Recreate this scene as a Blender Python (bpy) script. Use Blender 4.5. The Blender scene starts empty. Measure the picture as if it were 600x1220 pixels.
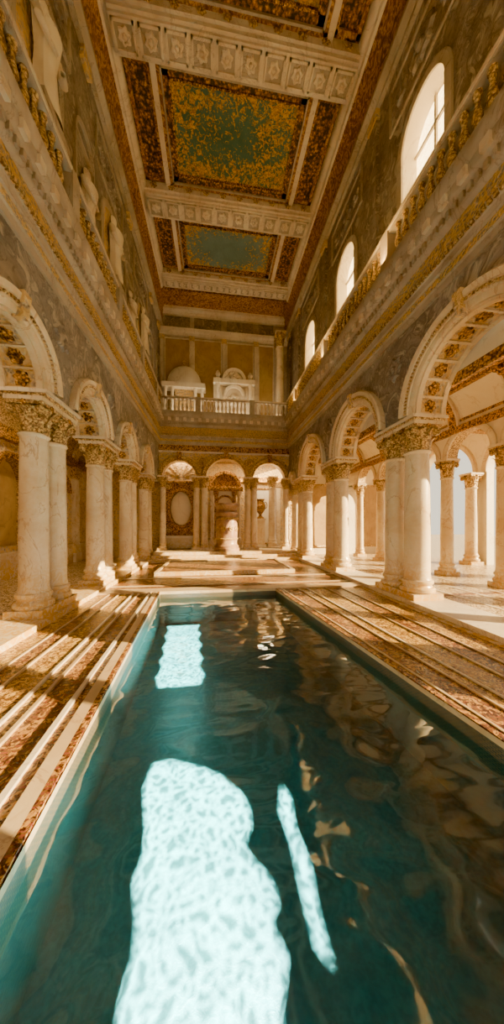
import bpy, bmesh, math, random
from mathutils import Vector, Matrix
random.seed(7)
PI=math.pi
# ------------------------------------------------------------------ materials
class NT:
    def __init__(s,name):
        s.m=bpy.data.materials.new(name); s.m.use_nodes=True
        s.t=s.m.node_tree; s.t.nodes.clear()
        s.out=s.n('ShaderNodeOutputMaterial')
    def n(s,typ,**k):
        nd=s.t.nodes.new(typ)
        for a,b in k.items(): setattr(nd,a,b)
        return nd
    def l(s,a,b): s.t.links.new(a,b)
    def pos(s,scale=(1,1,1)):
        g=s.n('ShaderNodeNewGeometry'); mp=s.n('ShaderNodeMapping')
        mp.inputs['Scale'].default_value=scale
        s.l(g.outputs['Position'],mp.inputs['Vector']); return mp.outputs['Vector']
    def noise(s,vec,scale,detail=6,rough=.6,dist=0):
        nd=s.n('ShaderNodeTexNoise'); nd.inputs['Scale'].default_value=scale
        nd.inputs['Detail'].default_value=detail; nd.inputs['Roughness'].default_value=rough
        nd.inputs['Distortion'].default_value=dist
        s.l(vec,nd.inputs['Vector']); return nd.outputs['Fac']
    def voro(s,vec,scale,feature='F1',out='Distance'):
        nd=s.n('ShaderNodeTexVoronoi'); nd.feature=feature; nd.inputs['Scale'].default_value=scale
        s.l(vec,nd.inputs['Vector']); return nd.outputs[out]
    def ramp(s,fac,stops):
        nd=s.n('ShaderNodeValToRGB'); cr=nd.color_ramp
        while len(cr.elements)<len(stops): cr.elements.new(.5)
        for e,(p,c) in zip(cr.elements,stops):
            e.position=p; e.color=(c[0],c[1],c[2],1) if hasattr(c,'__len__') else (c,c,c,1)
        s.l(fac,nd.inputs['Fac']); return nd.outputs['Color']
    def math(s,op,a,b=None,c=None):
        nd=s.n('ShaderNodeMath',operation=op)
        for i,v in enumerate((a,b,c)):
            if v is None: continue
            if isinstance(v,(int,float)): nd.inputs[i].default_value=v
            else: s.l(v,nd.inputs[i])
        return nd.outputs[0]
    def mix(s,fac,a,b,mode='MIX'):
        nd=s.n('ShaderNodeMix',data_type='RGBA',blend_type=mode)
        for i,v in ((0,fac),(6,a),(7,b)):
            if isinstance(v,(int,float)): nd.inputs[i].default_value=v
            elif isinstance(v,tuple): nd.inputs[i].default_value=(v[0],v[1],v[2],1)
            else: s.l(v,nd.inputs[i])
        return nd.outputs[2]
    def bump(s,h,strength=.5,dist=.02):
        nd=s.n('ShaderNodeBump'); nd.inputs['Strength'].default_value=strength
        nd.inputs['Distance'].default_value=dist; s.l(h,nd.inputs['Height']); return nd.outputs['Normal']
    def pbr(s,col,rough=.5,metal=0,normal=None):
        p=s.n('ShaderNodeBsdfPrincipled')
        for nm,v in (('Base Color',col),('Roughness',rough),('Metallic',metal)):
            if isinstance(v,(int,float)): p.inputs[nm].default_value=v
            elif isinstance(v,tuple): p.inputs[nm].default_value=(v[0],v[1],v[2],1)
            else: s.l(v,p.inputs[nm])
        if normal is not None: s.l(normal,p.inputs['Normal'])
        s.l(p.outputs[0],s.out.inputs['Surface']); return s.m

def marble(name,base,stain,vein,rough=.3,sc=1.0,carve=0.0,cs=9.0,gild=0.0,gold=0.0):
    t=NT(name); v=t.pos()
    big=t.noise(v,.9*sc,5,.6,.5)
    c=t.mix(t.ramp(big,[(.38,0),(.7,1)]),base,stain)
    vn=t.noise(t.pos((1,1,.55)),1.1*sc,7,.6,1.1)
    ab=t.math('ABSOLUTE',t.math('SUBTRACT',vn,.5))
    c=t.mix(t.ramp(ab,[(0,.6),(.012,0)]),c,vein)
    sp=t.noise(v,7*sc,5,.7,.6)
    c=t.mix(t.ramp(sp,[(.58,0),(.72,.45)]),c,stain)
    if gild>0:
        g=t.n('ShaderNodeNewGeometry'); sx=t.n('ShaderNodeSeparateXYZ'); t.l(g.outputs['Position'],sx.inputs[0])
        zf=t.ramp(t.math('MULTIPLY',sx.outputs[2],.5),[(.05,1),(.6,.0)])
        gn=t.noise(v,6,6,.7,1.5)
        msk=t.math('MULTIPLY',t.ramp(gn,[(.46,0),(.54,1)]),t.math('ADD',t.math('MULTIPLY',zf,gild),.14))
        c=t.mix(msk,c,(.62,.36,.08))
    h=t.noise(v,30,4,.6)
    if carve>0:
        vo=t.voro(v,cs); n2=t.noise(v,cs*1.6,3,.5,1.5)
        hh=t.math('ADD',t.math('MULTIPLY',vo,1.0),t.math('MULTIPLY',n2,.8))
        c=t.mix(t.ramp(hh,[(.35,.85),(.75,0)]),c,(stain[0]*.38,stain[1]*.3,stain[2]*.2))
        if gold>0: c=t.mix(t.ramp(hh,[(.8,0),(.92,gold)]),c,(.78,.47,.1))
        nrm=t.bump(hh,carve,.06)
    else: nrm=t.bump(h,.25,.01)
    return t.pbr(c,rough,0,nrm)

M={}
M['marble']=marble('marble_cream',(.72,.61,.43),(.56,.41,.24),(.34,.16,.07),.25,gild=.9)
M['white']=marble('marble_white',(.72,.63,.48),(.57,.44,.29),(.36,.23,.13),.35)
M['stone']=marble('stone_cornice',(.46,.385,.29),(.3,.23,.155),(.16,.1,.06),.42)
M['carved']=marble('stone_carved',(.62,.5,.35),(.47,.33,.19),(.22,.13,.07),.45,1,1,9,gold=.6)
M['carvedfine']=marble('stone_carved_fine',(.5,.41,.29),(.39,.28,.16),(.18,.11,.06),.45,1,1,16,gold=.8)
M['brownmarble']=marble('brown_marble',(.42,.24,.13),(.2,.1,.06),(.7,.6,.4),.3,1.6)
M['plaster']=marble('plaster_white',(.8,.72,.56),(.7,.57,.38),(.55,.42,.26),.6,.5)
M['line']=marble('floor_line_stone',(.56,.42,.24),(.44,.28,.13),(.3,.16,.07),.3)

def goldmat(name,sc=16,lo=(.09,.035,.012),mid=(.55,.27,.05),hi=(1,.66,.18),metal=.45):
    t=NT(name); v=t.pos()
    vo=t.voro(v,sc); n=t.noise(v,sc*.9,4,.6,2.0)
    h=t.math('ADD',t.math('MULTIPLY',vo,.6),n)
    c=t.ramp(h,[(.48,hi),(.72,mid),(.95,lo)])
    return t.pbr(c,.32,metal,t.bump(h,.9,-.04))
M['gold']=goldmat('gold_ornament')
M['goldfine']=goldmat('gold_ornament_fine',9,(.05,.04,.025),(.3,.12,.03),(.75,.38,.08),.2)
M['goldstone']=goldmat('gilded_capital',20,(.22,.11,.035),(.68,.45,.17),(.92,.72,.34),.25)

def fresco():
    t=NT('fresco_wall'); v=t.pos()
    n=t.noise(v,.8,7,.65,1.2); n2=t.noise(v,2.2,6,.6,1.8)
    c=t.ramp(n,[(.3,(.125,.105,.09)),(.5,(.25,.21,.175)),(.7,(.36,.305,.245))])
    ab=t.math('ABSOLUTE',t.math('SUBTRACT',n2,.5))
    c=t.mix(t.ramp(ab,[(0,.6),(.035,0)]),c,(.07,.05,.04))
    c=t.mix(t.ramp(n2,[(.56,0),(.62,.7)]),c,(.5,.42,.31))
    return t.pbr(c,.5,0,t.bump(n2,.8,.08))
M['fresco']=fresco()
def friezemat():
    t=NT('painted_frieze'); v=t.pos()
    n=t.noise(v,4,5,.6,2.5)
    c=t.ramp(n,[(.36,(.13,.055,.025)),(.5,(.3,.12,.035)),(.6,(.6,.33,.09)),(.7,(.14,.1,.06))])
    return t.pbr(c,.45,.1,t.bump(n,.6,.04))
M['frieze']=friezemat()
def ceilmat(name,teal,g0,w=.12):
    t=NT(name); tc=t.n('ShaderNodeTexCoord'); mp=t.n('ShaderNodeMapping')
    mp.inputs['Location'].default_value=(-1,-1,0); mp.inputs['Scale'].default_value=(2,2,0)
    t.l(tc.outputs['Generated'],mp.inputs['Vector'])
    ln=t.n('ShaderNodeVectorMath',operation='LENGTH'); t.l(mp.outputs[0],ln.inputs[0])
    v=t.pos()
    n=t.noise(v,6,6,.72,1.2); n2=t.noise(v,1.3,3,.5,.4)
    f=t.math('ADD',t.math('ADD',n,t.math('MULTIPLY',ln.outputs['Value'],w)),t.math('MULTIPLY',n2,.25))
    g=t.ramp(f,[(g0,0),(g0+.04,1)])
    tl=t.mix(n2,teal,tuple(x*.45 for x in teal))
    gl=t.mix(t.ramp(t.noise(v,14,3,.6,1),[(.4,0),(.6,1)]),(.7,.4,.07),(.3,.14,.03))
    c=t.mix(g,tl,gl)
    return t.pbr(c,.45,.15,t.bump(n,.7,.05))
M['ceilA']=ceilmat('ceiling_painting_gilded',(.08,.19,.16),.72,.14)
M['ceilB']=ceilmat('ceiling_painting_azure',(.17,.27,.25),.86,.24)
M['ochre']=marble('ochre_panel',(.5,.33,.13),(.36,.21,.07),(.2,.12,.05),.5)
def mosaic(name,c1,c2,c3,sc=9,rough=.25,thr=.5):
    t=NT(name); v=t.pos()
    b=t.n('ShaderNodeTexBrick'); b.inputs['Scale'].default_value=sc
    b.inputs['Color1'].default_value=(*c1,1); b.inputs['Color2'].default_value=(*c2,1)
    b.inputs['Mortar'].default_value=(c3[0]*.3,c3[1]*.25,c3[2]*.2,1)
    b.inputs['Mortar Size'].default_value=.045; b.inputs['Brick Width'].default_value=.5
    t.l(v,b.inputs['Vector'])
    n=t.noise(v,6.5,5,.65,2.2)
    c=t.mix(t.ramp(n,[(thr,0),(thr+.04,.9)]),b.outputs['Color'],c3)
    n3=t.noise(v,12,4,.6,1.8)
    c=t.mix(t.ramp(n3,[(.53,0),(.56,.9)]),c,(c1[0]*.18,c1[1]*.12,c1[2]*.1))
    h=t.math('ADD',b.outputs['Fac'],t.math('MULTIPLY',n3,.8))
    return t.pbr(c,rough,0,t.bump(h,.6,-.02))
M['deck']=mosaic('deck_mosaic_gold',(.52,.27,.04),(.38,.15,.025),(.7,.44,.1))
M['deck2']=mosaic('deck_mosaic_red',(.24,.055,.025),(.13,.05,.025),(.52,.27,.06),7,.25,.5)
M['aislefloor']=mosaic('aisle_floor_tiles',(.76,.56,.28),(.66,.43,.17),(.84,.68,.42),3)
def pooltile(name,dark,light):
    t=NT(name); v=t.pos()
    n=t.noise(v,1.2,4,.6,1); n2=t.noise(t.pos((1,1,3)),22,3,.6,.6)
    c=t.mix(t.ramp(n,[(.3,0),(.7,1)]),dark,light)
    c=t.mix(t.ramp(n2,[(.4,0),(.6,.5)]),c,tuple(x*.6 for x in dark))
    return t.pbr(c,.4,0,t.bump(n2,.3,.01))
M['pool']=pooltile('pool_tile_teal',(.028,.11,.11),(.045,.18,.165))
M['poolwall']=pooltile('pool_wall_tile',(.012,.085,.08),(.02,.12,.11))
def keymat():
    t=NT('greek_key_tile'); v=t.pos()
    b=t.n('ShaderNodeTexBrick'); b.inputs['Scale'].default_value=12
    b.inputs['Color1'].default_value=(.015,.04,.04,1); b.inputs['Color2'].default_value=(.07,.065,.05,1)
    b.inputs['Mortar'].default_value=(.15,.1,.045,1); b.inputs['Mortar Size'].default_value=.05
    sx=t.n('ShaderNodeSeparateXYZ'); t.l(v,sx.inputs[0]); cx=t.n('ShaderNodeCombineXYZ')
    t.l(t.math('ADD',sx.outputs[0],sx.outputs[1]),cx.inputs[0]); t.l(sx.outputs[2],cx.inputs[1])
    t.l(cx.outputs[0],b.inputs['Vector'])
    return t.pbr(b.outputs['Color'],.4)
M['key']=keymat()
def water():
    t=NT('pool_water'); v=t.pos((.75,1.3,1))
    n1=t.noise(v,1.3,1,.5,.8); n2=t.noise(t.pos((.7,1.5,1)),4,1,.5,.4)
    h=t.math('ADD',n1,t.math('MULTIPLY',n2,.1))
    nb=t.bump(h,.62,.055)
    fr=t.n('ShaderNodeFresnel'); fr.inputs['IOR'].default_value=1.5; t.l(nb,fr.inputs['Normal'])
    rf=t.math('MINIMUM',t.math('ADD',t.math('MULTIPLY',fr.outputs[0],1.5),.05),1.0)
    gl=t.n('ShaderNodeBsdfGlossy'); gl.inputs['Roughness'].default_value=.045
    gl.inputs['Color'].default_value=(.95,.98,1,1); t.l(nb,gl.inputs['Normal'])
    tr=t.n('ShaderNodeBsdfTransparent'); tr.inputs['Color'].default_value=(.64,.87,.87,1)
    mx=t.n('ShaderNodeMixShader'); t.l(rf,mx.inputs[0]); t.l(tr.outputs[0],mx.inputs[1]); t.l(gl.outputs[0],mx.inputs[2])
    t.l(mx.outputs[0],t.out.inputs['Surface']); return t.m
M['water']=water()
def pane():
    t=NT('frosted_glass'); v=t.pos()
    tl=t.n('ShaderNodeBsdfTranslucent'); n=t.noise(v,9,4,.6,2)
    c=t.ramp(n,[(.4,(.95,.9,.75)),(.6,(.8,.66,.42))]); t.l(c,tl.inputs['Color'])
    df=t.n('ShaderNodeBsdfDiffuse'); t.l(c,df.inputs['Color'])
    mx=t.n('ShaderNodeMixShader'); mx.inputs[0].default_value=.2; t.l(tl.outputs[0],mx.inputs[1]); t.l(df.outputs[0],mx.inputs[2])
    t.l(mx.outputs[0],t.out.inputs['Surface']); return t.m
M['pane']=pane()
# ------------------------------------------------------------------ mesh builder
def TR(face): return lambda s,z,n:(face+n,s,z)
def TL(face): return lambda s,z,n:(face-n,s,z)
def TB(face): return lambda s,z,n:(s,face+n,z)
def TC(x0=0,y0=0): return lambda s,z,n:(x0+s,y0+n,z)
class MB:
    def __init__(s): s.v=[];s.f=[];s.m=[];s.used=[]
    def mi(s,k):
        if k not in s.used: s.used.append(k)
        return s.used.index(k)
    def face(s,pts,k):
        b=len(s.v); s.v+=[tuple(p) for p in pts]; s.f.append(tuple(range(b,b+len(pts)))); s.m.append(s.mi(k))
    def grid(s,rows,k,closed=False):
        b=len(s.v); R=len(rows);C=len(rows[0]); i=s.mi(k)
        for r in rows: s.v+=[tuple(p) for p in r]
        for r in range(R-1):
            for c in range(C if closed else C-1):
                d=(c+1)%C
                s.f.append((b+r*C+c,b+r*C+d,b+(r+1)*C+d,b+(r+1)*C+c)); s.m.append(i)
    def hexa(s,p,k):
        b=len(s.v); s.v+=[tuple(q) for q in p]; i=s.mi(k)
        for f in ((0,1,2,3),(4,7,6,5),(0,4,5,1),(1,5,6,2),(2,6,7,3),(3,7,4,0)):
            s.f.append(tuple(b+q for q in f)); s.m.append(i)
    def box(s,T,s0,s1,z0,z1,n0,n1,k):
        s.hexa([T(s0,z0,n0),T(s1,z0,n0),T(s1,z1,n0),T(s0,z1,n0),T(s0,z0,n1),T(s1,z0,n1),T(s1,z1,n1),T(s0,z1,n1)],k)
    def frame(s,T,s0,s1,z0,z1,w,n0,n1,k):
        s.box(T,s0,s1,z0,z0+w,n0,n1,k); s.box(T,s0,s1,z1-w,z1,n0,n1,k)
        s.box(T,s0,s0+w,z0+w,z1-w,n0,n1,k); s.box(T,s1-w,s1,z0+w,z1-w,n0,n1,k)
    def sweep(s,T,s0,s1,prof,k):
        s.grid([[T(s0,z,n) for n,z in prof],[T(s1,z,n) for n,z in prof]],k)
        s.face([T(s0,z,n) for n,z in prof],k); s.face([T(s1,z,n) for n,z in prof],k)
    def arc(s,T,sc,zs,prof,k,a0=0,a1=PI,N=32):
        rows=[]
        for i in range(N+1):
            a=a0+(a1-a0)*i/N
            rows.append([T(sc+r*math.cos(a),zs+r*math.sin(a),n) for r,n in prof])
        s.grid(rows,k)
    def pbox(s,T,sc,zs,a0,a1,r0,r1,n0,n1,k):
        P=lambda a,r,n:T(sc+r*math.cos(a),zs+r*math.sin(a),n)
        s.hexa([P(a0,r0,n0),P(a1,r0,n0),P(a1,r1,n0),P(a0,r1,n0),P(a0,r0,n1),P(a1,r0,n1),P(a1,r1,n1),P(a0,r1,n1)],k)
    def lathe(s,c,prof,k,N=24,sx=1,sy=1):
        s.grid([[(c[0]+r*sx*math.cos(2*PI*j/N),c[1]+r*sy*math.sin(2*PI*j/N),c[2]+z) for j in range(N)] for r,z in prof],k,True)
    def rosette(s,c,nrm,R,k,H=None,N=24,pet=6):
        nrm=Vector(nrm).normalized(); u=nrm.orthogonal().normalized(); w=nrm.cross(u); c=Vector(c)
        H=H or R*.35; rows=[]
        for t,h in ((1,0),(.85,.7),(.55,.8),(.35,.35),(.25,1.1),(.02,1.3)):
            row=[]
            for j in range(N):
                a=2*PI*j/N; rr=R*t*(1+(.16*math.cos(pet*a) if t>.4 else 0))
                row.append(c+u*rr*math.cos(a)+w*rr*math.sin(a)+nrm*H*h)
            rows.append(row)
        s.grid(rows,k,True)
    def archwall(s,T,s0,s1,z0,z1,ops,th,k,kr=None,N=28):
        kr=kr or k; cur=s0
        for sc,r,zs,zl in sorted(ops):
            for n in (0,th):
                s.face([T(cur,z0,n),T(sc-r,z0,n),T(sc-r,z1,n),T(cur,z1,n)],k)
                pr=None
                for i in range(N+1):
                    a=PI-PI*i/N; p=(sc+r*math.cos(a),zs+r*math.sin(a))
                    if pr: s.face([T(pr[0],pr[1],n),T(p[0],p[1],n),T(p[0],z1,n),T(pr[0],z1,n)],k)
                    pr=p
                if zl>z0+1e-3: s.face([T(sc-r,z0,n),T(sc+r,z0,n),T(sc+r,zl,n),T(sc-r,zl,n)],k)
            s.arc(T,sc,zs,[(r,0),(r,th)],kr,0,PI,N)
            for q in (sc-r,sc+r): s.face([T(q,zl,0),T(q,zs,0),T(q,zs,th),T(q,zl,th)],kr)
            if zl>z0+1e-3: s.face([T(sc-r,zl,0),T(sc+r,zl,0),T(sc+r,zl,th),T(sc-r,zl,th)],kr)
            cur=sc+r
        for n in (0,th): s.face([T(cur,z0,n),T(s1,z0,n),T(s1,z1,n),T(cur,z1,n)],k)
        s.face([T(s0,z1,0),T(s1,z1,0),T(s1,z1,th),T(s0,z1,th)],k)
        s.face([T(s0,z0,0),T(s0,z1,0),T(s0,z1,th),T(s0,z0,th)],k)
        s.face([T(s1,z0,0),T(s1,z1,0),T(s1,z1,th),T(s1,z0,th)],k)
    def mesh(s,name,smooth=False):
        me=bpy.data.meshes.new(name); me.from_pydata(s.v,[],s.f)
        for k in s.used: me.materials.append(M[k])
        me.polygons.foreach_set('material_index',s.m)
        bm=bmesh.new(); bm.from_mesh(me)
        bmesh.ops.remove_doubles(bm,verts=bm.verts,dist=1e-4)
        bmesh.ops.recalc_face_normals(bm,faces=bm.faces)
        if smooth:
            for e in bm.edges:
                if len(e.link_faces)!=2 or e.calc_face_angle(0)>.6: e.smooth=False
            for f in bm.faces: f.smooth=True
        bm.to_mesh(me); bm.free(); me.update(); return me
    def obj(s,name,smooth=True,parent=None):
        o=bpy.data.objects.new(name,s.mesh(name,smooth)); bpy.context.scene.collection.objects.link(o)
        if parent: o.parent=parent
        return o
def link(name,me,loc,scale=(1,1,1),rot=0):
    o=bpy.data.objects.new(name,me); bpy.context.scene.collection.objects.link(o)
    o.location=loc; o.scale=scale; o.rotation_euler[2]=rot; return o
# ------------------------------------------------------------------ dimensions
XR,XL=4.88,-3.4
PR=[-1.7,2.6,7.0,11.35,15.6]; CR=[-3.9,.45,4.8,9.17,13.47]; RR=1.4; WR=.4
PL=[-2.35,.7,3.73,6.77,9.82,12.87,15.92]; CL=[-3.9,-.82,2.2,5.25,8.3,11.35,14.4]; RL=.86; WL=.37
SP=4.72; YB=17.8; Y0=-5.5; HC=17.5; ST=.12
# ------------------------------------------------------------------ column
def column_mesh(h=4.66,r=.33):
    b=MB(); T=TC()
    b.box(T,-.44,.44,0,.16,-.44,.44,'marble')
    b.lathe((0,0,0),[(0,.16),(.42,.16),(.45,.2),(.45,.26),(.42,.3),(.38,.31),(.36,.35),(.37,.39),(.4,.4),(.41,.44),(.4,.48),(.36,.5),(.345,.55)],'marble',28)
    hs=h-.76
    b.lathe((0,0,0),[(r+.015,.55),(r,.62),(r,1.6),(r-.012,2.6),(r-.03,hs-.06),(r-.01,hs-.04),(r+.02,hs-.01),(r+.02,hs+.02),(r-.02,hs+.04)],'marble',28)
    b.lathe((0,0,0),[(r-.03,hs+.03),(r-.03,hs+.3),(r+.0,hs+.48),(r+.07,hs+.58),(0,hs+.6)],'goldstone',28)
    for row,(nz,hh,cv,ph) in enumerate(((.03,.32,.14,0),(.18,.38,.19,PI/8))):
        for k in range(8):
            a=2*PI*k/8+ph; rows=[]
            for t,out,w in ((0,0,.1),(.35,.02,.125),(.7,.05,.11),(.92,.11,.08),(1.0,.15,.05),(.9,.17,.015)):
                rr=r-.02+out*cv/.15; z=hs+nz+hh*t
                ca,sa=math.cos(a),math.sin(a)
                rows.append([((rr-.02*abs(q))*ca-w*q*sa,(rr-.02*abs(q))*sa+w*q*ca,z) for q in (-1,-.5,0,.5,1)])
            b.grid(rows,'goldstone')
    for k in range(4):
        a=PI/4+PI/2*k; c=Vector((math.cos(a),math.sin(a),0)); t=Vector((-c.y,c.x,0)); cc=c*(r+.13)+Vector((0,0,hs+.52))
        for rad,wid in ((.11,.05),(.06,.075)):
            rows=[]
            for q in (-wid,wid):
                rows.append([cc+t*q+c*rad*math.cos(g)+Vector((0,0,rad*math.sin(g))) for g in [2*PI*i/14 for i in range(14)]])
            b.grid(rows,'goldstone',True); b.face(rows[0],'goldstone'); b.face(rows[1],'goldstone')
    for k in range(4):
        a=PI/2*k; b.rosette(((r+.1)*math.cos(a),(r+.1)*math.sin(a),hs+.62),(math.cos(a),math.sin(a),0),.07,'gold')
    b.box(T,-.41,.41,hs+.6,hs+.67,-.41,.41,'goldstone'); b.box(T,-.44,.44,hs+.67,h,-.44,.44,'marble')
    return b.mesh('marble_column_mesh',True)
CM=column_mesh()
zc=(SP-ST-.14)/4.66
for y in PR+[17.4]:
    for dy in ((-.42,.42) if y<17 else (-.1,)): link('marble_column',CM,(XR+.36,y+dy,ST),(.92,.92,zc))
for y in PL:
    for dy in (-.36,.36): link('marble_column',CM,(XL-.36,y+dy,ST),(.81,.81,zc))
# arcade walls
def arcade(T,name,CC,PP,RI,wd,sp):
    b=MB()
    ops=[(c,RI,SP,SP) for c in CC]+sp
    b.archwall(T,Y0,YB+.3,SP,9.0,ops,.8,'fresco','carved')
    for c,r in [(q[0],q[1]) for q in ops]:
        w=wd if r>.6 else .2
        b.arc(T,c,SP,[(r,0),(r,-.07),(r+.05*w/.46,-.09),(r+w*.3,-.09),(r+w*.33,-.12),(r+w*.6,-.12),(r+w*.64,-.16),(r+w*.9,-.19),(r+w,-.15),(r+w,0)],'marble',N=40)
        n=int(46*r)
        for i in range(n):
            a=PI*(i+.3)/n; b.pbox(T,c,SP,a,a+PI/n*.5,r+w*.42,r+w*.56,-.15,-.11,'goldstone')
        if r>.6:
            for n0,n1 in ((.0,.12),(.68,.8)): b.arc(T,c,SP,[(r,n0),(r-.05,n0),(r-.05,n1),(r,n1)],'marble',N=40)
            K=11 if r>1 else 7
            for i in range(K+1):
                a=PI*i/K; b.pbox(T,c,SP,a-.02,a+.02,r-.045,r+.01,.1,.7,'marble')
            for i in range(K):
                a=PI*(i+.5)/K; p=T(c+r*math.cos(a),SP+r*math.sin(a),.4)
                q=T(c+(r-.5)*math.cos(a),SP+(r-.5)*math.sin(a),.4)
                b.rosette(p,Vector(q)-Vector(p),.15,'gold')
            b.hexa([T(c-.06,SP+r-.04,-.2),T(c+.06,SP+r-.04,-.2),T(c+.1,SP+r+w+.02,-.23),T(c-.1,SP+r+w+.02,-.23),T(c-.06,SP+r-.04,0),T(c+.06,SP+r-.04,0),T(c+.1,SP+r+w+.02,0),T(c-.1,SP+r+w+.02,0)],'carved')
    for y in PP:
        b.rosette(T(y,SP+1.5,0),Vector(T(0,0,-1))-Vector(T(0,0,0)),.3,'fresco',.08,pet=8)
    return b.obj(name)
wr=arcade(TR(XR),'wall_right',CR,PR,RR,WR,[(16.75,.4,SP,SP)]); wl=arcade(TL(XL),'wall_left',CL,PL,RL,WL,[])
def imposts(T,name,par,PP,hw,end):
    b=MB()
    for y in PP:
        b.box(T,y-hw,y+hw,SP-.14,SP-.06,-.03,.83,'goldstone'); b.box(T,y-hw-.03,y+hw+.03,SP-.07,SP+.0,-.08,.88,'white')
    b.box(T,end,YB,SP-.14,SP,-.03,.83,'marble')
    return b.obj(name,parent=par)
imposts(TR(XR),'impost_blocks',wr,PR,.82,17.1); imposts(TL(XL),'impost_blocks_l',wl,PL,.68,17.2)
# cornice
CP=[(0,7.0),(-.06,7.0),(-.06,7.16),(-.10,7.18),(-.10,7.34),(-.14,7.36),(-.14,7.5),(-.2,7.58),(-.2,7.62),(-.06,7.64),(-.06,8.1),(-.12,8.14),(-.16,8.2),(-.16,8.36),(-.24,8.4),(-.28,8.46),(-.28,8.62),(-.31,8.66),(-.35,8.8),(-.35,8.9),(.3,8.9),(.3,7.0)]
def cornice(T,s0,s1,b):
    b.sweep(T,s0,s1,CP,'stone')
    b.box(T,s0,s1,7.66,8.08,-.075,-.05,'carvedfine')
    b.box(T,s0,s1,7.19,7.32,-.112,-.09,'carvedfine')
    L=s1-s0; n=int(L/.16)
    for i in range(n):
        q=s0+L*(i+.2)/n; b.box(T,q,q+.09,8.21,8.34,-.22,-.15,'stone')
    n=int(L/.11)
    for i in range(n):
        q=s0+L*(i+.5)/n
        b.box(T,q-.035,q+.035,7.52,7.6,-.225,-.17,'goldstone')
    n=int(L/.44)
    for i in range(n):
        q=s0+L*(i+.5)/n; b.box(T,q-.09,q+.09,8.42,8.6,-.34,-.24,'white')
b=MB(); cornice(TR(XR),Y0,YB-.0,b); b.obj('trim_1')
b=MB(); cornice(TL(XL),Y0,YB-.0,b); b.obj('trim_2')
b=MB(); cornice(TB(YB),XL,XR,b); b.obj('trim_3')
# balustrade
def baluster(b,c,k='white'):
    b.lathe(c,[(.075,0),(.075,.06),(.05,.08),(.045,.12),(.085,.24),(.09,.3),(.05,.48),(.038,.56),(.055,.6),(.055,.63),(.045,.66),(.075,.7),(.075,.76)],k,10)
def balustrade(T,s0,s1,n,name,step=.27,peds=(),k='goldstone'):
    b=MB(); z=8.9
    b.box(T,s0,s1,z,z+.13,n-.13,n+.13,'stone'); b.box(T,s0,s1,z+.89,z+.95,n-.1,n+.1,'stone'); b.box(T,s0,s1,z+.95,z+1.02,n-.13,n+.13,'white')
    for p in peds:
        b.box(T,p-.16,p+.16,z,z+1.03,n-.135,n+.135,'stone')
    L=s1-s0; c=int(L/step)
    for i in range(c):
        q=s0+L*(i+.5)/c
        if any(abs(q-p)<.24 for p in peds): continue
        baluster(b,T(q,z+.13,n),k)
    return b.obj(name)
balustrade(TR(XR),Y0,YB-.5,-.17,'balustrade',peds=PR)
balustrade(TL(XL),Y0,YB-.5,-.17,'balustrade',peds=PL)
balustrade(TB(YB),XL-.1,XR+.1,-.17,'balustrade',.24,peds=(-1,2.4),k='white')
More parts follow.
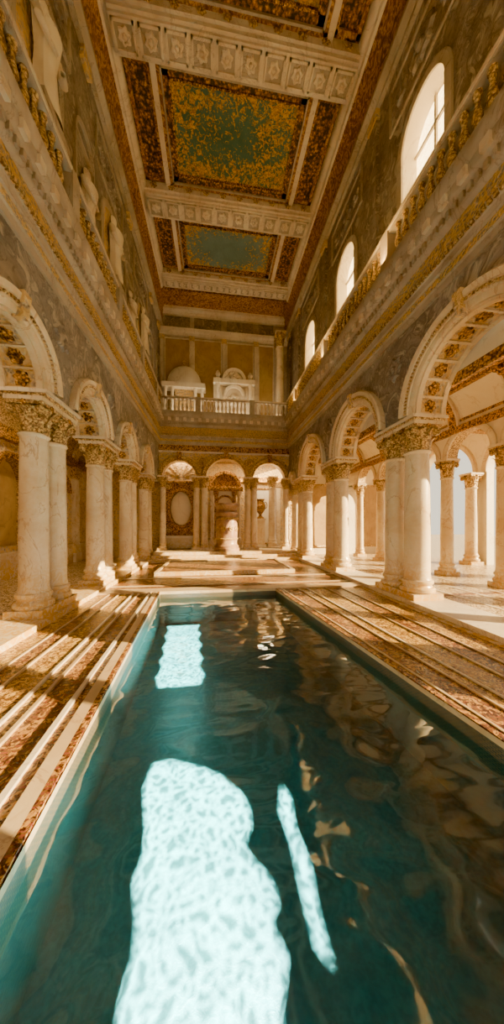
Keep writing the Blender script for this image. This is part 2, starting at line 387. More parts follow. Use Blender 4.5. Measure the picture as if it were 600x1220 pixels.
# ------------------------------------------------------------------ upper walls
WIN=[-2.2,2.3,6.5,10.7,14.9]
YU=20.0
def upper(T,name,glaz):
    b=MB()
    ops=[(w,.74,12.5,10.7) for w in WIN]
    b.archwall(T,Y0,YU+.2,8.9,HC+.2,ops if glaz else [],.55,'fresco','plaster')
    for w in WIN:
        r=.74
        b.arc(T,w,12.5,[(r,0),(r,-.05),(r+.08,-.07),(r+.16,-.07),(r+.2,-.04),(r+.2,0)],'stone',N=28)
        for sg in (-1,1): b.box(T,min(w+sg*r,w+sg*(r+.2)),max(w+sg*r,w+sg*(r+.2)),10.7,12.5,-.06,0,'stone')
        b.box(T,w-r-.3,w+r+.3,10.58,10.7,-.14,0,'stone')
        if not glaz:
            b.box(T,w-r,w+r,10.7,12.5,-.02,0,'carved')
            b.arc(T,w,12.5,[(0,-.02),(r,-.02)],'carved',N=24)
            for cy,zz,sc_,k in ((w,10.72,1.15,'plaster'),(w-2.1,10.1,1.0,'white')):
                if cy<Y0+.6: continue
                f=lambda s,z,n:T(cy+s*sc_,zz+z*sc_,n*sc_)
                rows=[]
                for z,rx in ((0,.36),(.5,.28),(1.0,.24),(1.35,.3),(1.6,.34),(1.75,.2),(1.8,.09),(1.87,.09)):
                    rows.append([f(rx*math.cos(a)*(1+.08*math.sin(6*a)),z,-.08-.9*rx*max(0,math.sin(a))) for a in [PI*j/14 for j in range(15)]])
                b.grid(rows,k)
                for sg in (-1,1):   # arms folded across the drapery
                    pts=[Vector((sg*.32,1.58,-.16)),Vector((sg*.4,1.25,-.26)),Vector((sg*.12,1.08,-.38))]
                    rows=[]
                    for p_,rd in zip(pts,(.09,.075,.05)):
                        rows.append([f(p_.x+rd*math.cos(g),p_.y,p_.z+rd*math.sin(g)) for g in [2*PI*j/8 for j in range(8)]])
                    b.grid(rows,k,True)
                rows=[[f(.13*math.cos(q)*math.cos(a),2.02+.17*math.sin(q),-.06-.13*math.cos(q)*math.sin(a)) for a in [PI*j/10 for j in range(11)]] for q in [-PI/2+PI*i/8 for i in range(9)]]
                b.grid(rows,k)
                b.box(T,cy-.5,cy+.5,zz-.18,zz,-.42,0,'stone')
    for y in [-4.2,.1,4.4,8.6,12.8,17.0,19.2]:
        if glaz: b.box(T,y-.2,y+.2,8.9,15.3,-.1,0,'fresco'); b.box(T,y-.26,y+.26,8.9,9.3,-.14,0,'stone')
        else: b.box(T,y-.55,y+.55,8.9,9.9,-.14,0,'stone'); b.frame(T,y-.6,y+.6,9.9,12.8,.08,-.08,0,'stone'); b.arc(T,y,12.8,[(.52,0),(.52,-.08),(.6,-.08),(.6,0)],'stone',N=20)
        b.box(T,y-.26,y+.26,15.2,15.5,-.14,0,'carved')
    for w in WIN:
        b.frame(T,w-1.3,w+1.3,13.75,15.1,.08,-.05,0,'stone')
        b.rosette(T(w,14.42,0),Vector(T(0,0,-1))-Vector(T(0,0,0)),.4,'fresco',.12,pet=8)
        for sg in (-1,1): b.rosette(T(w+sg*.8,14.42,0),Vector(T(0,0,-1))-Vector(T(0,0,0)),.25,'fresco',.08,pet=5)
    b.sweep(T,Y0,YU+.2,[(0,15.5),(-.12,15.5),(-.12,15.62),(-.2,15.7),(-.26,15.78),(-.26,15.9),(0,15.9)],'stone')
    b.sweep(T,Y0,YU+.2,[(0,15.9),(-.1,15.9),(-.14,16.3),(-.25,16.7),(-.38,17.0),(-.42,17.05),(-.42,HC),(0,HC)],'frieze')
    b.sweep(T,Y0,YU+.2,[(-.42,17.02),(-.5,17.05),(-.54,17.15),(-.64,17.2),(-.7,17.3),(-.7,HC+.05),(-.42,HC+.05)],'white')
    return b.obj(name)
UR,UL=XR+.45,XL-.35
ur=upper(TR(UR),'wall_upper_right',True); ul=upper(TL(UL),'wall_upper_left',False)
for i,w in enumerate(WIN):
    b=MB(); T=TR(UR); r=.74
    b.box(T,w-.03,w+.03,10.7,13.2,.36,.42,'stone'); b.box(T,w-r,w+r,12.45,12.52,.36,.42,'stone'); b.box(T,w-r,w+r,11.55,11.6,.36,.42,'stone')
    pts=[T(w-r,10.7,.43),T(w+r,10.7,.43)]+[T(w+r*math.cos(PI*j/24),12.5+r*math.sin(PI*j/24),.43) for j in range(25)]
    b.face(pts,'pane')
    b.obj('window_%d'%(i+1),False)
# ------------------------------------------------------------------ ceiling
L_=(0,3,26); ZF=-.9
P1=[(-.839,4.03),(-.6,4.05),(-.348,3.94),(-.15,3.86),(.077,3.71),(.25,3.52),(.357,3.385),(.40,3.2),(.396,3.046),(.33,2.95),(.301,2.857),(.36,2.76),(.445,2.661),(.52,2.55),(.553,2.405),(.47,2.3),(.479,2.235),(.548,2.092),(.50,1.98),(.444,1.88),(.392,1.6),(-.601,1.6),(-.64,2.098),(-.60,2.25),(-.643,2.487),(-.742,2.727),(-.70,2.9),(-.728,3.157),(-.80,3.4),(-.875,3.662)]  # outlines of bright patches wanted on the pool floor; they shape the ceiling holes
P1=[(x*.8657,y*.8657) for x,y in P1]
P2=[]
K=9
for i in range(K+1):
    y=8.15-3.05*i/K; P2.append((-1.32+.27*i/K+(.07 if i%2 else 0),y))
for i in range(K,-1,-1):
    y=8.15-3.05*i/K; P2.append((-.42+.25*i/K-(.09 if i%2 else 0),y))
P3=[(.742,3.01),(.795,2.86),(.758,2.58),(.804,2.306),(.761,1.996),(.766,1.736),(.70,1.818),(.693,2.126),(.70,2.477),(.66,2.75)]
def gobo_mesh():  # unseen ceiling piece; holes added to throw light patches on the pool floor
    bm=bmesh.new(); z=HC+.22; k=(z-ZF)/(L_[2]-ZF)
    loops=[[(XL-1,Y0),(XR+1,Y0),(XR+1,8.0),(XL-1,8.0)]]
    for P in (P1,P2,P3): loops.append([(x+(L_[0]-x)*k,y+(L_[1]-y)*k) for x,y in P])
    es=[]
    for lp in loops:
        vs=[bm.verts.new((x,y,z)) for x,y in lp]
        for i in range(len(vs)): es.append(bm.edges.new((vs[i],vs[(i+1)%len(vs)])))
    bmesh.ops.triangle_fill(bm,use_beauty=True,use_dissolve=False,edges=es)
    me=bpy.data.meshes.new('ceiling_gobo_panel'); bm.to_mesh(me); bm.free(); me.materials.append(M['fresco'])
    return me
ceil=bpy.data.objects.new('ceiling',None); bpy.context.scene.collection.objects.link(ceil)
o=bpy.data.objects.new('gobo_panel',gobo_mesh()); bpy.context.scene.collection.objects.link(o); o.parent=ceil
XA,XB=UL+.64,UR-.64
b=MB(); T=TC(); b.box(T,XL-1,XR+1,HC+.2,HC+.4,8.0,YU+.4,'fresco'); b.obj('slab',False,ceil)
b=MB()
def beam(yc,w,z0=17.0):
    b.box(T,XA,XB,z0,HC+.2,yc-w/2,yc+w/2,'white')
    b.box(T,XA,XB,z0+.08,z0+.2,yc-w/2-.08,yc+w/2+.08,'white')
    b.box(T,XA,XB,z0+.2,HC+.2,yc-w/2-.16,yc+w/2+.16,'white')
    n=10; st=(XB-XA)/n
    for i in range(n):
        xc=XA+st*(i+.5); q=st*.42; y0=yc-w/2+.06;y1=yc+w/2-.06
        for bx in ((xc-q,xc+q,y0,y0+.06),(xc-q,xc+q,y1-.06,y1),(xc-q,xc-q+.06,y0,y1),(xc+q-.06,xc+q,y0,y1)):
            b.box(T,bx[0],bx[1],z0-.06,z0,bx[2],bx[3],'white')
        b.box(T,xc-q+.06,xc+q-.06,z0-.012,z0,y0+.06,y1-.06,'stone')
        b.rosette((xc,yc,z0),(0,0,-1),min(q,w/2)*.6,'white',.08)
        b.rosette((xc,yc-w/2-.16,z0+.38),(0,-1,0),.14,'goldstone',.05)
BE=[8.95,13.6,17.75]
beam(BE[0],.75); beam(BE[1],.85); beam(BE[2],.6)
b.obj('beams',True,ceil)
def bay(y0,y1,key):
    b=MB(); z=HC+.05
    b.box(T,XA,XB,z,HC+.2,y0,y1,'goldfine')
    xs=(XA,XA+.12,XA+.95,XA+1.15, XB-1.15,XB-.95,XB-.12,XB)
    def strip(x0,x1,ya,yb,k,zz): b.box(T,x0,x1,zz,z+.01,ya,yb,k)
    strip(xs[2],xs[3],y0,y1,'white',z-.16); strip(xs[4],xs[5],y0,y1,'white',z-.16)
    for a,c in ((xs[1],xs[2]),(xs[5],xs[6])):
        for (p,q,r,s_) in ((a,c,y0+.1,y0+.22),(a,c,y1-.22,y1-.1),(a,a+.1,y0+.1,y1-.1),(c-.1,c,y0+.1,y1-.1)):
            strip(p,q,r,s_,'frieze',z-.08)
    A,B,C,D=xs[3],xs[4],y0,y1
    for w,k,dz in ((.12,'frieze',.12),(.06,'stone',.16),(.2,'goldfine',.08),(.06,'gold',.12)):
        strip(A,B,C,C+w,k,z-dz); strip(A,B,D-w,D,k,z-dz); strip(A,A+w,C,D,k,z-dz); strip(B-w,B,C,D,k,z-dz)
        A+=w;B-=w;C+=w;D-=w
    b.obj('coffer_frames',False,ceil)
    c=MB(); c.face([(A,C,z-.02),(B,C,z-.02),(B,D,z-.02),(A,D,z-.02)],key); o=c.obj('painting',False,ceil)
bay(5.2,BE[0]-.53,'ceilB'); bay(BE[0]+.53,BE[1]-.58,'ceilA'); bay(BE[1]+.58,BE[2]-.45,'ceilB')
b=MB(); b.box(T,UL,UR,17.0,HC+.2,18.2,YU,'frieze'); b.obj('end_panel',False,ceil)
# ------------------------------------------------------------------ back wall
TBk=TB(YB); BC=[(-2.15,1.05),(.75,1.25),(3.55,1.05)]; BS=4.95
b=MB()
b.archwall(TBk,XL-.8,XR+.8,0,8.9,[(c,r,BS,.45) for c,r in BC],.5,'carved','marble')
for c,r in BC:
    b.arc(TBk,c,BS,[(r,0),(r,-.06),(r+.1,-.09),(r+.12,-.13),(r+.26,-.15),(r+.3,-.1),(r+.3,0)],'goldstone',N=32)
    for i in range(22):
        a=PI*(i+.3)/22; b.pbox(TBk,c,BS,a,a+.07,r+.04,r+.1,-.12,-.08,'gold')
    b.box(TBk,c-.13,c+.13,BS+r-.05,BS+r+.5,-.28,0,'gold')
b.box(TBk,XL,XR,6.6,6.97,-.05,0,'gold'); b.box(TBk,XL,XR,6.5,6.6,-.12,0,'white')
for x in (-.8,2.25): b.rosette((x,YB,5.9),(0,-1,0),.35,'goldstone',.1,pet=8)
b.obj('wall_back')
for x in (-3.1,-1.08,-.6,2.1,2.5,4.55):
    link('marble_column',CM,(x,YB-.42,.45),(.62,.62,(BS-.45)/4.66))
TBc=TB(YB+3.2)
b=MB()
b.archwall(TBc,XL-.8,XR+.8,0,8.8,[],.4,'carved','goldstone')
b.box(TC(),XL-.8,XR+.8,6.6,6.8,YB+.5,YB+3.2,'goldstone')
for x in (-3.7,-1.1,.0,1.4,2.7,4.9):
    b.box(TBc,x-.16,x+.16,.45,5.2,-.12,0,'marble'); b.box(TBc,x-.22,x+.22,4.9,5.2,-.18,0,'goldstone')
b.box(TBc,XL-.8,XR+.8,5.2,5.6,-.2,0,'gold')
b.box(TBc,3.0,4.6,.6,4.7,-.06,0,'plaster'); b.frame(TBc,2.95,4.65,.5,4.8,.12,-.12,0,'gold')
b.obj('wall_back_chamber')
b=MB(); b.box(TC(),XL-.8,XL-.35,0,8.8,YB+.5,YB+3.2,'plaster'); b.obj('wall_chamber_side',False)
b=MB(); T2=TB(YB+.9); cx,cz=-2.15,3.05
b.box(T2,cx-1.2,cx+1.2,.45,BS+.1,0,.15,'carved')
b.arc(T2,cx,BS+.1,[(0,0),(1.2,0)],'carved',N=24)
for k in range(1,8):
    a=PI*k/8; b.pbox(T2,cx,BS+.1,a-.03,a+.03,.15,1.05,-.05,0,'goldstone')
def ell(b,T,cx,cz,rx,rz,k,n0,n1,w):
    rows=[]
    N=40
    for q in ((0,n0),(0.25,n1),(.75,n1),(1,n0)):
        rows.append([T(cx+(rx-w*q[0])*math.cos(2*PI*j/N),cz+(rz-w*q[0])*math.sin(2*PI*j/N),q[1]) for j in range(N)])
    b.grid(rows,k,True)
b.box(T2,cx-1.0,cx+1.0,1.4,4.75,-.06,0,'gold')
b.frame(T2,cx-1.12,cx+1.12,1.3,4.85,.12,-.14,0,'gold')
ell(b,T2,cx,cz,.86,1.3,'gold',-.06,-.24,.2)
rows=[[T2(cx+.66*t*math.cos(2*PI*j/40),cz+1.1*t*math.sin(2*PI*j/40),-.08-.14*math.sqrt(1-t*t)) for j in range(40)] for t in (1,.9,.6,.3,.01)]
b.grid(rows,'plaster',True)
for dx,dz in ((-.8,1.45),(.8,1.45),(-.8,-1.4),(.8,-1.4)): b.rosette(T2(cx+dx,cz+dz,-.06),(0,-1,0),.2,'goldstone')
b.box(T2,cx-1.2,cx+1.2,.45,1.15,-.4,0,'marble'); b.box(T2,cx-1.2,cx+1.2,1.15,1.27,-.45,0,'white')
b.obj('oval_relief_panel')
b=MB(); T3=TB(YB+1.5); cx=.75
b.box(T3,cx-1.1,cx+1.1,.45,1.0,-.4,.3,'marble')
for sx in (-1,1):
    for o_ in (.62,.95):
        b.lathe((cx+sx*o_,YB+1.3,1.0),[(.16,0),(.16,.1),(.11,.15),(.11,2.9),(.15,3.0),(.18,3.25),(.18,3.3)],'marble' if o_>.7 else 'gold',16)
b.box(T3,cx-1.2,cx+1.2,4.3,4.6,-.45,.3,'gold')
b.arc(T3,cx,4.6,[(.0,-.1),(.85,-.1),(.85,-.35),(1.05,-.38),(1.1,-.3),(1.1,.3)],'gold',N=28)
b.box(T3,cx-.5,cx+.5,1.0,4.3,-.05,.1,'plaster')
b.arc(T3,cx,3.4,[(.5,-.05),(.5,-.2),(.64,-.2),(.64,0)],'gold',N=20)
for k in range(-3,4):
    b.rosette((cx+k*.3,YB+1.05,4.45),(0,-1,0),.12,'gold')
b.obj('gilded_aedicule')
b=MB(); c=(.75,16.75,.15)
b.lathe(c,[(0,.3),(.78,.3),(.78,.45),(.72,.5),(.74,.58),(.66,.64),(.62,.75),(.64,1.0),(.66,1.5),(.64,2.1),(.62,2.35),(.68,2.42),(.72,2.5),(.72,2.58),(.64,2.62),(.6,2.75),(.66,2.9),(.74,2.98),(.74,3.1),(0,3.1)],'brownmarble',36)
for i in range(10):
    a=2*PI*i/10; b.rosette((c[0]+.655*math.cos(a),c[1]+.655*math.sin(a),1.75),(math.cos(a),math.sin(a),0),.16,'goldstone')
for zz,rr in ((.95,.66),(2.15,.67)):
    b.lathe(c,[(rr-.02,zz),(rr+.03,zz+.03),(rr+.03,zz+.09),(rr-.02,zz+.12)],'goldstone',36)
b.obj('altar_drum')
def urn(loc,sc=1):
    b=MB(); b.lathe((0,0,0),[(0,0),(.22,0),(.22,.08),(.1,.14),(.08,.25),(.2,.4),(.3,.6),(.32,.8),(.24,.95),(.18,1.02),(.26,1.1),(.28,1.14),(.0,1.1)],'gold',24)
    for sg in (-1,1):
        rows=[]
        for i in range(9):
            a=-PI/2+PI*i/8; cc=Vector((sg*(.27+.14*math.cos(a)),0,.78+.2*math.sin(a)))
            rad=Vector((sg*math.cos(a),0,math.sin(a)))
            rows.append([cc+rad*.025*math.cos(g)+Vector((0,.025*math.sin(g),0)) for g in [2*PI*j/8 for j in range(8)]])
        b.grid(rows,'gold',True)
    return link('gilded_urn',b.mesh('gilded_urn',True),loc,(sc,sc,sc))
b=MB()
b.box(TC(),2.95,3.5,.45,2.3,YB+1.2,YB+1.8,'marble'); b.box(TC(),2.88,3.57,2.3,2.42,YB+1.13,YB+1.87,'white'); b.box(TC(),2.88,3.57,.45,.6,YB+1.13,YB+1.87,'white'); b.obj('urn_pedestal')
urn((3.22,YB+1.5,2.42),1.2)
link('marble_column',CM,(4.1,YB+1.6,.45),(.8,.8,(5.4-.45)/4.66))
# steps
b=MB()
for i in range(3): b.box(TC(),XL+.02,XR-.02,i*.15,(i+1)*.15,15.2+i*.38,YB+3.2 if i==2 else 15.2+(i+1)*.38+.05,'marble')
b.obj('floor_altar_steps',False)
b=MB(); b.box(TC(),-2.2,3.2,0.01,.13,11.2,14.6,'deck2'); b.frame(lambda s,z,n:(s,z,n),-2.3,3.3,11.1,14.7,.12,.0,.16,'marble'); b.obj('floor_dais',False)
# upper gallery back
b=MB(); TU=TB(YU)
b.box(TU,XL-.8,XR+.8,8.8,HC,0,.3,'stone')
b.box(TC(),XL-.8,XR+.8,8.7,8.9,YB,YU,'stone')
for x0,x1 in ((-3.4,-1.7),(-1.4,.5),(.9,2.8),(3.2,4.3)):
    b.box(TU,x0,x1,9.4,15.0,-.03,0,'ochre'); b.frame(TU,x0-.05,x1+.05,9.3,15.1,.09,-.09,0,'white')
    b.box(TU,x0,x1,15.75,16.6,-.05,0,'fresco')
for x in (-3.6,-1.55,.7,3.0,4.5): b.box(TU,x-.12,x+.12,8.9,15.2,-.16,0,'white'); b.box(TU,x-.18,x+.18,14.9,15.2,-.22,0,'carved')
b.sweep(TU,UL,UR,[(0,15.2),(-.2,15.2),(-.24,15.35),(-.36,15.42),(-.42,15.6),(0,15.6)],'white')
b.sweep(TU,UL,UR,[(0,16.6),(-.25,16.6),(-.3,16.75),(-.5,16.8),(-.5,17.0),(0,17.0)],'white')
b.obj('wall_upper_back')
b=MB(); TA=TB(19.0); cx=-2.0
b.box(TA,cx-1.35,cx+1.35,8.9,9.3,-.3,.5,'white')
for dx in (-1.2,-.75,.75,1.2): b.lathe((cx+dx,18.9,9.3),[(.14,0),(.14,.1),(.1,.15),(.1,1.6),(.15,1.75),(.15,1.8)],'plaster',14)
b.box(TA,cx-.6,cx+.6,9.3,11.1,.1,.3,'carved')
b.box(TA,cx-1.4,cx+1.4,11.1,11.4,-.3,.5,'plaster')
rows=[[(cx+1.15*math.cos(q)*math.cos(a),19.15+.5*math.cos(q)*math.sin(a),11.4+1.3*math.sin(q)) for a in [2*PI*j/28 for j in range(28)]] for q in [PI/2*i/8 for i in range(9)]]
b.grid(rows,'plaster',True)
b.lathe((cx,19.1,12.65),[(.14,0),(.14,.1),(.08,.15),(.12,.3),(.0,.45)],'goldstone',14)
b.obj('domed_aedicule')
b=MB(); cx=1.35
b.box(TA,cx-1.3,cx+1.3,8.9,9.3,-.3,.5,'white')
for dx in (-1.1,1.1):
    b.lathe((cx+dx,18.9,9.3),[(.15,0),(.15,.1),(.11,.15),(.11,2.0),(.17,2.2),(.17,2.25)],'plaster',14); b.box(TA,cx+dx-.3,cx+dx+.3,9.3,11.5,.05,.4,'plaster')
    b.lathe((cx+dx,19.0,11.85),[(.18,0),(.2,.1),(.1,.2),(.18,.4),(.1,.6),(0,.7)],'plaster',14)
b.box(TA,cx-1.4,cx+1.4,11.55,11.85,-.3,.5,'plaster')
b.arc(TA,cx,10.8,[(.55,0),(.55,-.15),(.72,-.18),(.72,.3)],'plaster',N=20)
b.box(TA,cx-.8,cx+.8,9.3,11.5,.2,.35,'white')
b.rosette((cx,19.2,10.6),(0,-1,0),.4,'plaster')
b.arc(TA,cx,11.85,[(0,0),(.6,0),(.6,-.15),(.8,-.2),(.85,.3)],'plaster',N=24)
b.rosette((cx,18.95,12.2),(0,-1,0),.35,'plaster')
b.obj('pedimented_frame')
link('gallery_column',CM,(4.5,18.7,8.9),(.8,.8,6.3/4.66))
# ------------------------------------------------------------------ aisles
TW=lambda s,z,n:(s,n,z)
def barrel(b,T,c,r,zs,y0,y1,k): b.arc(T,c,zs,[(r,y0),(r,y1)],k,N=24)
b=MB(); xc=(XR+.8+8.9)/2; rr=(8.9-XR-.8)/2
barrel(b,TW,xc,rr,5.5,Y0,YB,'plaster')
ys=[y for p in PR for y in (p,p+2.2)]
for y in ys:
    b.arc(TW,xc,5.5,[(rr,y-.22),(rr-.1,y-.22),(rr-.1,y+.22),(rr,y+.22)],'white',N=24)
    b.arc(TW,xc,5.5,[(rr-.1,y-.14),(rr-.13,y-.14),(rr-.13,y+.14),(rr-.1,y+.14)],'gold',N=24)
for a in (PI*.28,PI*.5,PI*.72):
    px,pz=xc+(rr-.05)*math.cos(a),5.5+(rr-.05)*math.sin(a)
    b.box(TC(),px-.1,px+.1,pz-.06,pz+.06,Y0,YB,'gold')
    for y in ys: b.rosette((px,y,pz-.08),(xc-px,0,5.5-pz),.28,'gold')
b.box(TC(),8.78,8.9,5.35,5.6,Y0,YB,'gold'); b.box(TC(),XR+.8,XR+.9,5.35,5.6,Y0,YB,'gold')
b.obj('ceiling_aisle_right')
OC=[-5.6+2.2*i for i in range(12)]
b=MB(); To=TR(8.9)
b.archwall(To,Y0,YB,4.55,7.2,[(y+1.1,.84,4.55,4.55) for y in OC if Y0<y and y+2.2<YB],.42,'plaster','goldstone')
for y in OC:
    if Y0<y and y+2.2<YB:
        b.arc(To,y+1.1,4.55,[(.84,0),(.84,-.05),(.92,-.08),(1.0,-.08),(1.05,-.05),(1.05,0)],'marble',N=24)
b.box(To,Y0,YB,5.75,6.05,-.04,0,'gold')
b.obj('wall_aisle_arcade')
for y in OC:
    if Y0<y<YB: link('marble_column',CM,(9.1,y,0.02),(.68,.68,4.53/4.66))
b=MB(); Tq=TR(13.2)
b.archwall(Tq,Y0,YB,0,7.2,[(c+.9,1.8,4.6,0) for c in CR],.4,'plaster','plaster')
for c in CR: b.arc(Tq,c+.9,4.6,[(1.8,0),(1.8,-.06),(2.0,-.1),(2.05,0)],'marble',N=24)
b.obj('wall_outer_right')
for y in [c+3.1 for c in CR[:-1]]: link('marble_column',CM,(12.75,y,.02),(.8,.8,4.53/4.66))
b=MB(); b.box(TC(),9.3,13.7,6.6,6.8,Y0,YB,'plaster')
for y in PR: b.box(TC(),9.3,13.2,6.3,6.6,y-.2,y+.2,'gold')
b.obj('ceiling_outer_right',False)
b=MB(); b.box(TC(),XR+.8,13.6,0,7.2,YB,YB+.3,'plaster')
for x in (7.2,11): b.box(TC(),x-.9,x+.9,.6,4.6,YB-.06,YB,'ochre'); b.frame(TB(YB),x-1,x+1,.5,4.7,.14,-.12,0,'goldstone')
b.obj('wall_aisle_end_right',False)
b=MB(); xl=-7.4; xc=(XL-.8+xl)/2; rr=(XL-.8-xl)/2
barrel(b,TW,xc,rr,5.4,Y0,YB,'goldstone')
for y in PL: b.arc(TW,xc,5.4,[(rr,y-.22),(rr-.12,y-.22),(rr-.12,y+.22),(rr,y+.22)],'carved',N=24)
b.box(TC(),xl,xl+.12,5.3,5.5,Y0,YB,'gold')
b.obj('ceiling_aisle_left')
b=MB(); Tl=TL(xl)
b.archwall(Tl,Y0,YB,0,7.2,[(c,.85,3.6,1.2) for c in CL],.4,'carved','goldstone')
b.box(Tl,Y0,YB,0,7.2,.4,.6,'ochre')
for c in CL:
    b.arc(Tl,c,3.6,[(.85,0),(.85,-.08),(1.05,-.12),(1.1,0)],'gold',N=24)
for y in PL: b.box(Tl,y-.25,y+.25,0,5.0,-.18,0,'marble'); b.box(Tl,y-.32,y+.32,4.4,5.0,-.25,0,'goldstone'); b.box(Tl,y-.32,y+.32,0,.5,-.25,0,'white')
b.box(Tl,Y0,YB,5.0,5.3,-.25,0,'gold'); b.box(Tl,Y0,YB,0,1.0,-.1,0,'marble')
b.obj('wall_aisle_left')
b=MB(); b.box(TC(),xl-.4,XL-.8,0,7.2,YB,YB+.3,'carved'); b.obj('wall_aisle_end_left',False)
b=MB(); Trr=lambda s,z,n:(s,Y0-n,z)
b.archwall(Trr,-8.3,13.6,0,HC+.4,[(-5.6,.9,4.2,.3),(-2.0,1.3,8.5,.3),(.8,1.3,8.5,.3),(3.6,1.3,8.5,.3),(7.5,1,4.5,.3)],.4,'stone','white')
b.obj('wall_rear')
# ------------------------------------------------------------------ floor, pool
PY0,PY1=-3.5,8.35
def pl(y): return -1.05-.062*y
def pr(y): return 2.86-.118*y
W=-.16
b=MB()
def quadstrip(x0f,x1f,ya,yb,z0,z1,k):
    b.hexa([(x0f(ya),ya,z0),(x1f(ya),ya,z0),(x1f(yb),yb,z0),(x0f(yb),yb,z0),(x0f(ya),ya,z1),(x1f(ya),ya,z1),(x1f(yb),yb,z1),(x0f(yb),yb,z1)],k)
XLF,XRF=XL+.12,XR-.12
def lerpL(t): return lambda y: pl(y)+(XLF-pl(y))*t
def lerpR(t): return lambda y: pr(y)+(XRF-pr(y))*t
E=PY1
for (t0,t1,k,h) in ((0,.03,'deck2',.05),(.03,.09,'line',.05),(.09,.14,'deck2',.02),(.14,.165,'white',.05),(.165,.33,'deck2',0.0),(.33,.35,'line',.03),(.35,.42,'deck',0),(.42,.44,'white',.03),(.44,.64,'deck',0),(.64,.655,'line',.03),(.655,.8,'deck2',0),(.8,.815,'line',.02),(.815,1,'deck',0)):
    quadstrip(lerpL(t1),lerpL(t0),PY0,E,-.3,h,k)
for (t0,t1,k,h) in ((0,.05,'deck2',.04),(.05,.065,'line',.05),(.065,.24,'deck2',0.0),(.24,.255,'line',.02),(.255,.34,'deck',0),(.34,.355,'white',.02),(.355,.55,'deck',0),(.55,.565,'line',.02),(.565,.72,'deck2',0),(.72,.735,'line',.02),(.735,.95,'deck',0),(.95,1,'marble',.02)):
    quadstrip(lerpR(t0),lerpR(t1),PY0,E,-.3,h,k)
b.box(TC(),XLF,XRF,-.3,0,PY1+.45,16,'deck2'); b.box(TC(),XLF,XRF,-.3,0,Y0,PY0,'deck')
b.box(TC(),XLF,XRF,-.3,.05,PY1,PY1+.45,'line')
for y in (9.3,10.6,15.0): b.box(TC(),XLF,XRF,0,.015,y,y+.12,'line')
b.obj('floor',False)
b=MB()
b.box(TC(),XL-.95,XLF,-.3,ST,Y0,15.2,'marble'); b.box(TC(),xl-.4,XL-.95,-.3,.02,Y0,YB,'aislefloor')
b.obj('floor_aisle_left',False)
b=MB()
b.box(TC(),XRF,XR+.95,-.3,ST,Y0,15.2,'white'); b.box(TC(),XR+.95,13.6,-.3,.02,Y0,YB,'aislefloor')
for x in (6.6,7.4,8.2): b.box(TC(),x,x+.1,.02,.03,Y0,YB,'white')
for y in PR: b.box(TC(),XR+.95,8.7,.02,.028,y-.1,y+.1,'deck2')
b.obj('floor_aisle_right',False)
b=MB()
c4=[(pl(PY0),PY0),(pr(PY0),PY0),(pr(PY1),PY1),(pl(PY1),PY1)]
b.face([(x,y,ZF) for x,y in c4],'pool')
for i in range(4):
    (x0,y0),(x1,y1)=c4[i],c4[(i+1)%4]
    b.face([(x0,y0,ZF),(x1,y1,ZF),(x1,y1,-.34),(x0,y0,-.34)],'poolwall'); b.face([(x0,y0,-.34),(x1,y1,-.34),(x1,y1,-.03),(x0,y0,-.03)],'key')
    b.face([(x0,y0,-.03),(x1,y1,-.03),(x1,y1,0.03),(x0,y0,0.03)],'line')
o=b.obj('swimming_pool',False)
bm=bmesh.new(); bm.from_mesh(o.data)
for v in bm.verts:
    v.co.x+= .012 if v.co.x<0.6 else -.012
    v.co.y+= .012 if v.co.y<2 else -.012
bm.to_mesh(o.data); bm.free()
b=MB(); b.face([(x+(.02 if x<.6 else -.02),y,W) for x,y in c4],'water'); b.obj('pool_water',False)
b=MB(); b.box(TC(),-60,80,-1.4,-1.2,-60,80,'aislefloor'); b.obj('ground_outside',False)
# ------------------------------------------------------------------ lights
sc=bpy.context.scene
sc.view_settings.view_transform='AgX'; sc.view_settings.look='AgX - Punchy'; sc.view_settings.exposure=.62
w=bpy.data.worlds.new('World'); sc.world=w; w.use_nodes=True
w.node_tree.nodes['Background'].inputs[0].default_value=(1,.89,.68,1); w.node_tree.nodes['Background'].inputs[1].default_value=1.6
def light(name,typ,loc,energy,col,direction=None,**k):
    l=bpy.data.lights.new(name,typ); l.energy=energy; l.color=col
    for a,v in k.items(): setattr(l,a,v)
    o=bpy.data.objects.new(name,l); sc.collection.objects.link(o); o.location=loc
    if direction is not None: o.rotation_euler=Vector(direction).to_track_quat('-Z','Y').to_euler()
    return o
el=math.radians(16.5); az=math.radians(24)
light('sun','SUN',(20,-5,12),38,(1,.76,.38),(-math.cos(el)*math.cos(az),math.cos(el)*math.sin(az),-math.sin(el)),angle=.006)
sp=light('gobo_lamp','SPOT',L_,1900000,(.9,1,.93),(0,1.2,-26.9),spot_size=math.radians(26),spot_blend=.1,shadow_soft_size=.02)  # added spot above the roof, lights the pool only through the cut holes
ld=sp.data; ld.use_nodes=True; nt=ld.node_tree; em=nt.nodes['Emission']
tc=nt.nodes.new('ShaderNodeTexCoord'); nz=nt.nodes.new('ShaderNodeTexNoise'); nz.inputs['Scale'].default_value=90
mp=nt.nodes.new('ShaderNodeVectorMath'); mp.operation='MULTIPLY_ADD'; mp.inputs[1].default_value=(.02,.02,.02)
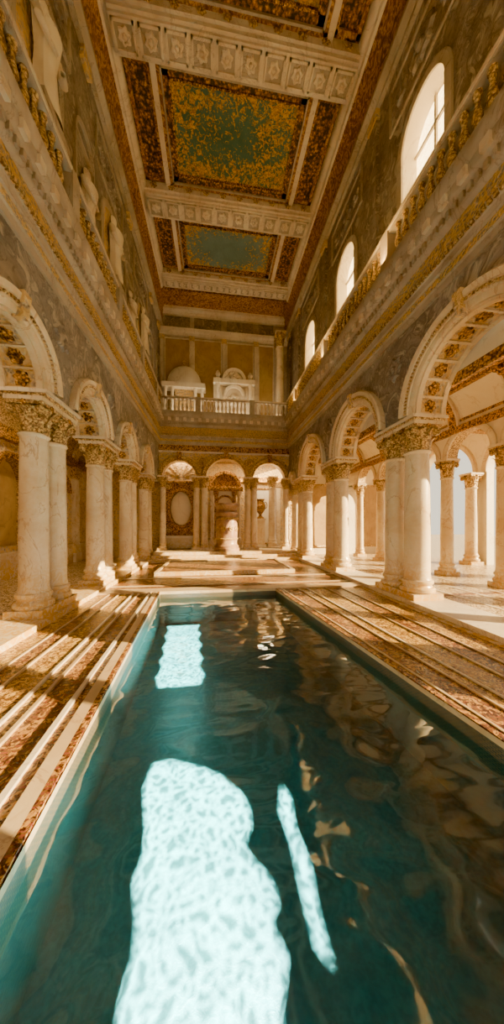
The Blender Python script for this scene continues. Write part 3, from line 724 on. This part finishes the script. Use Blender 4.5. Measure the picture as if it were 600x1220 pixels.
nt.links.new(tc.outputs['Normal'],nz.inputs['Vector']); nt.links.new(nz.outputs['Color'],mp.inputs[0]); nt.links.new(tc.outputs['Normal'],mp.inputs[2])
vo=nt.nodes.new('ShaderNodeTexVoronoi'); vo.feature='DISTANCE_TO_EDGE'; vo.inputs['Scale'].default_value=260  # ripple pattern put into the added spot to imitate water caustics
nt.links.new(mp.outputs[0],vo.inputs['Vector'])
rp=nt.nodes.new('ShaderNodeMapRange'); rp.inputs[1].default_value=0; rp.inputs[2].default_value=.2; rp.inputs[3].default_value=2.2; rp.inputs[4].default_value=.4
nt.links.new(vo.outputs['Distance'],rp.inputs[0]); nt.links.new(rp.outputs[0],em.inputs['Strength'])
for y in (2.5,7,11.3,15.5):
    light('gallery_fill','AREA',(XR+.2,y,9.02),110,(1,.62,.2),(.3,0,1),shape='RECTANGLE',size=.15,size_y=4)  # added light strips hidden behind the balustrade to make it glow gold
light('gallery_fill','AREA',(.7,18.25,9.1),120,(1,.78,.48),(0,.45,1),shape='RECTANGLE',size=7,size_y=.2)  # unseen strip added to brighten the upper back gallery
light('chamber_fill','AREA',(.75,YB+.9,6.5),120,(1,.72,.36),(0,.2,-1),shape='RECTANGLE',size=1.5,size_y=.5)  # added area lights, out of sight, to brighten the chamber behind the arches
light('chamber_fill','AREA',(3.7,YB+1.6,6.5),230,(1,.8,.5),(0,.1,-1),shape='RECTANGLE',size=1.5,size_y=1)
light('chamber_fill','AREA',(-2.2,YB+.6,6.4),60,(1,.76,.42),(0,.15,-1),shape='RECTANGLE',size=1.5,size_y=.2)
for y in (3.7,9.8): light('aisle_fill','AREA',(-5.8,y,6.4),110,(1,.72,.38),(0,0,-1),shape='RECTANGLE',size=.6,size_y=2)  # added area lights under the vault to warm the dark left aisle
# ------------------------------------------------------------------ camera
cam=bpy.data.cameras.new('camera'); co=bpy.data.objects.new('camera',cam); sc.collection.objects.link(co)
co.location=(0,0,2); co.rotation_euler=(PI/2,0,-math.atan(45/330))
cam.sensor_fit='AUTO'; cam.sensor_width=36; cam.lens=330/1220*36; cam.shift_y=15/1220; cam.clip_start=.05; cam.clip_end=300
sc.camera=co
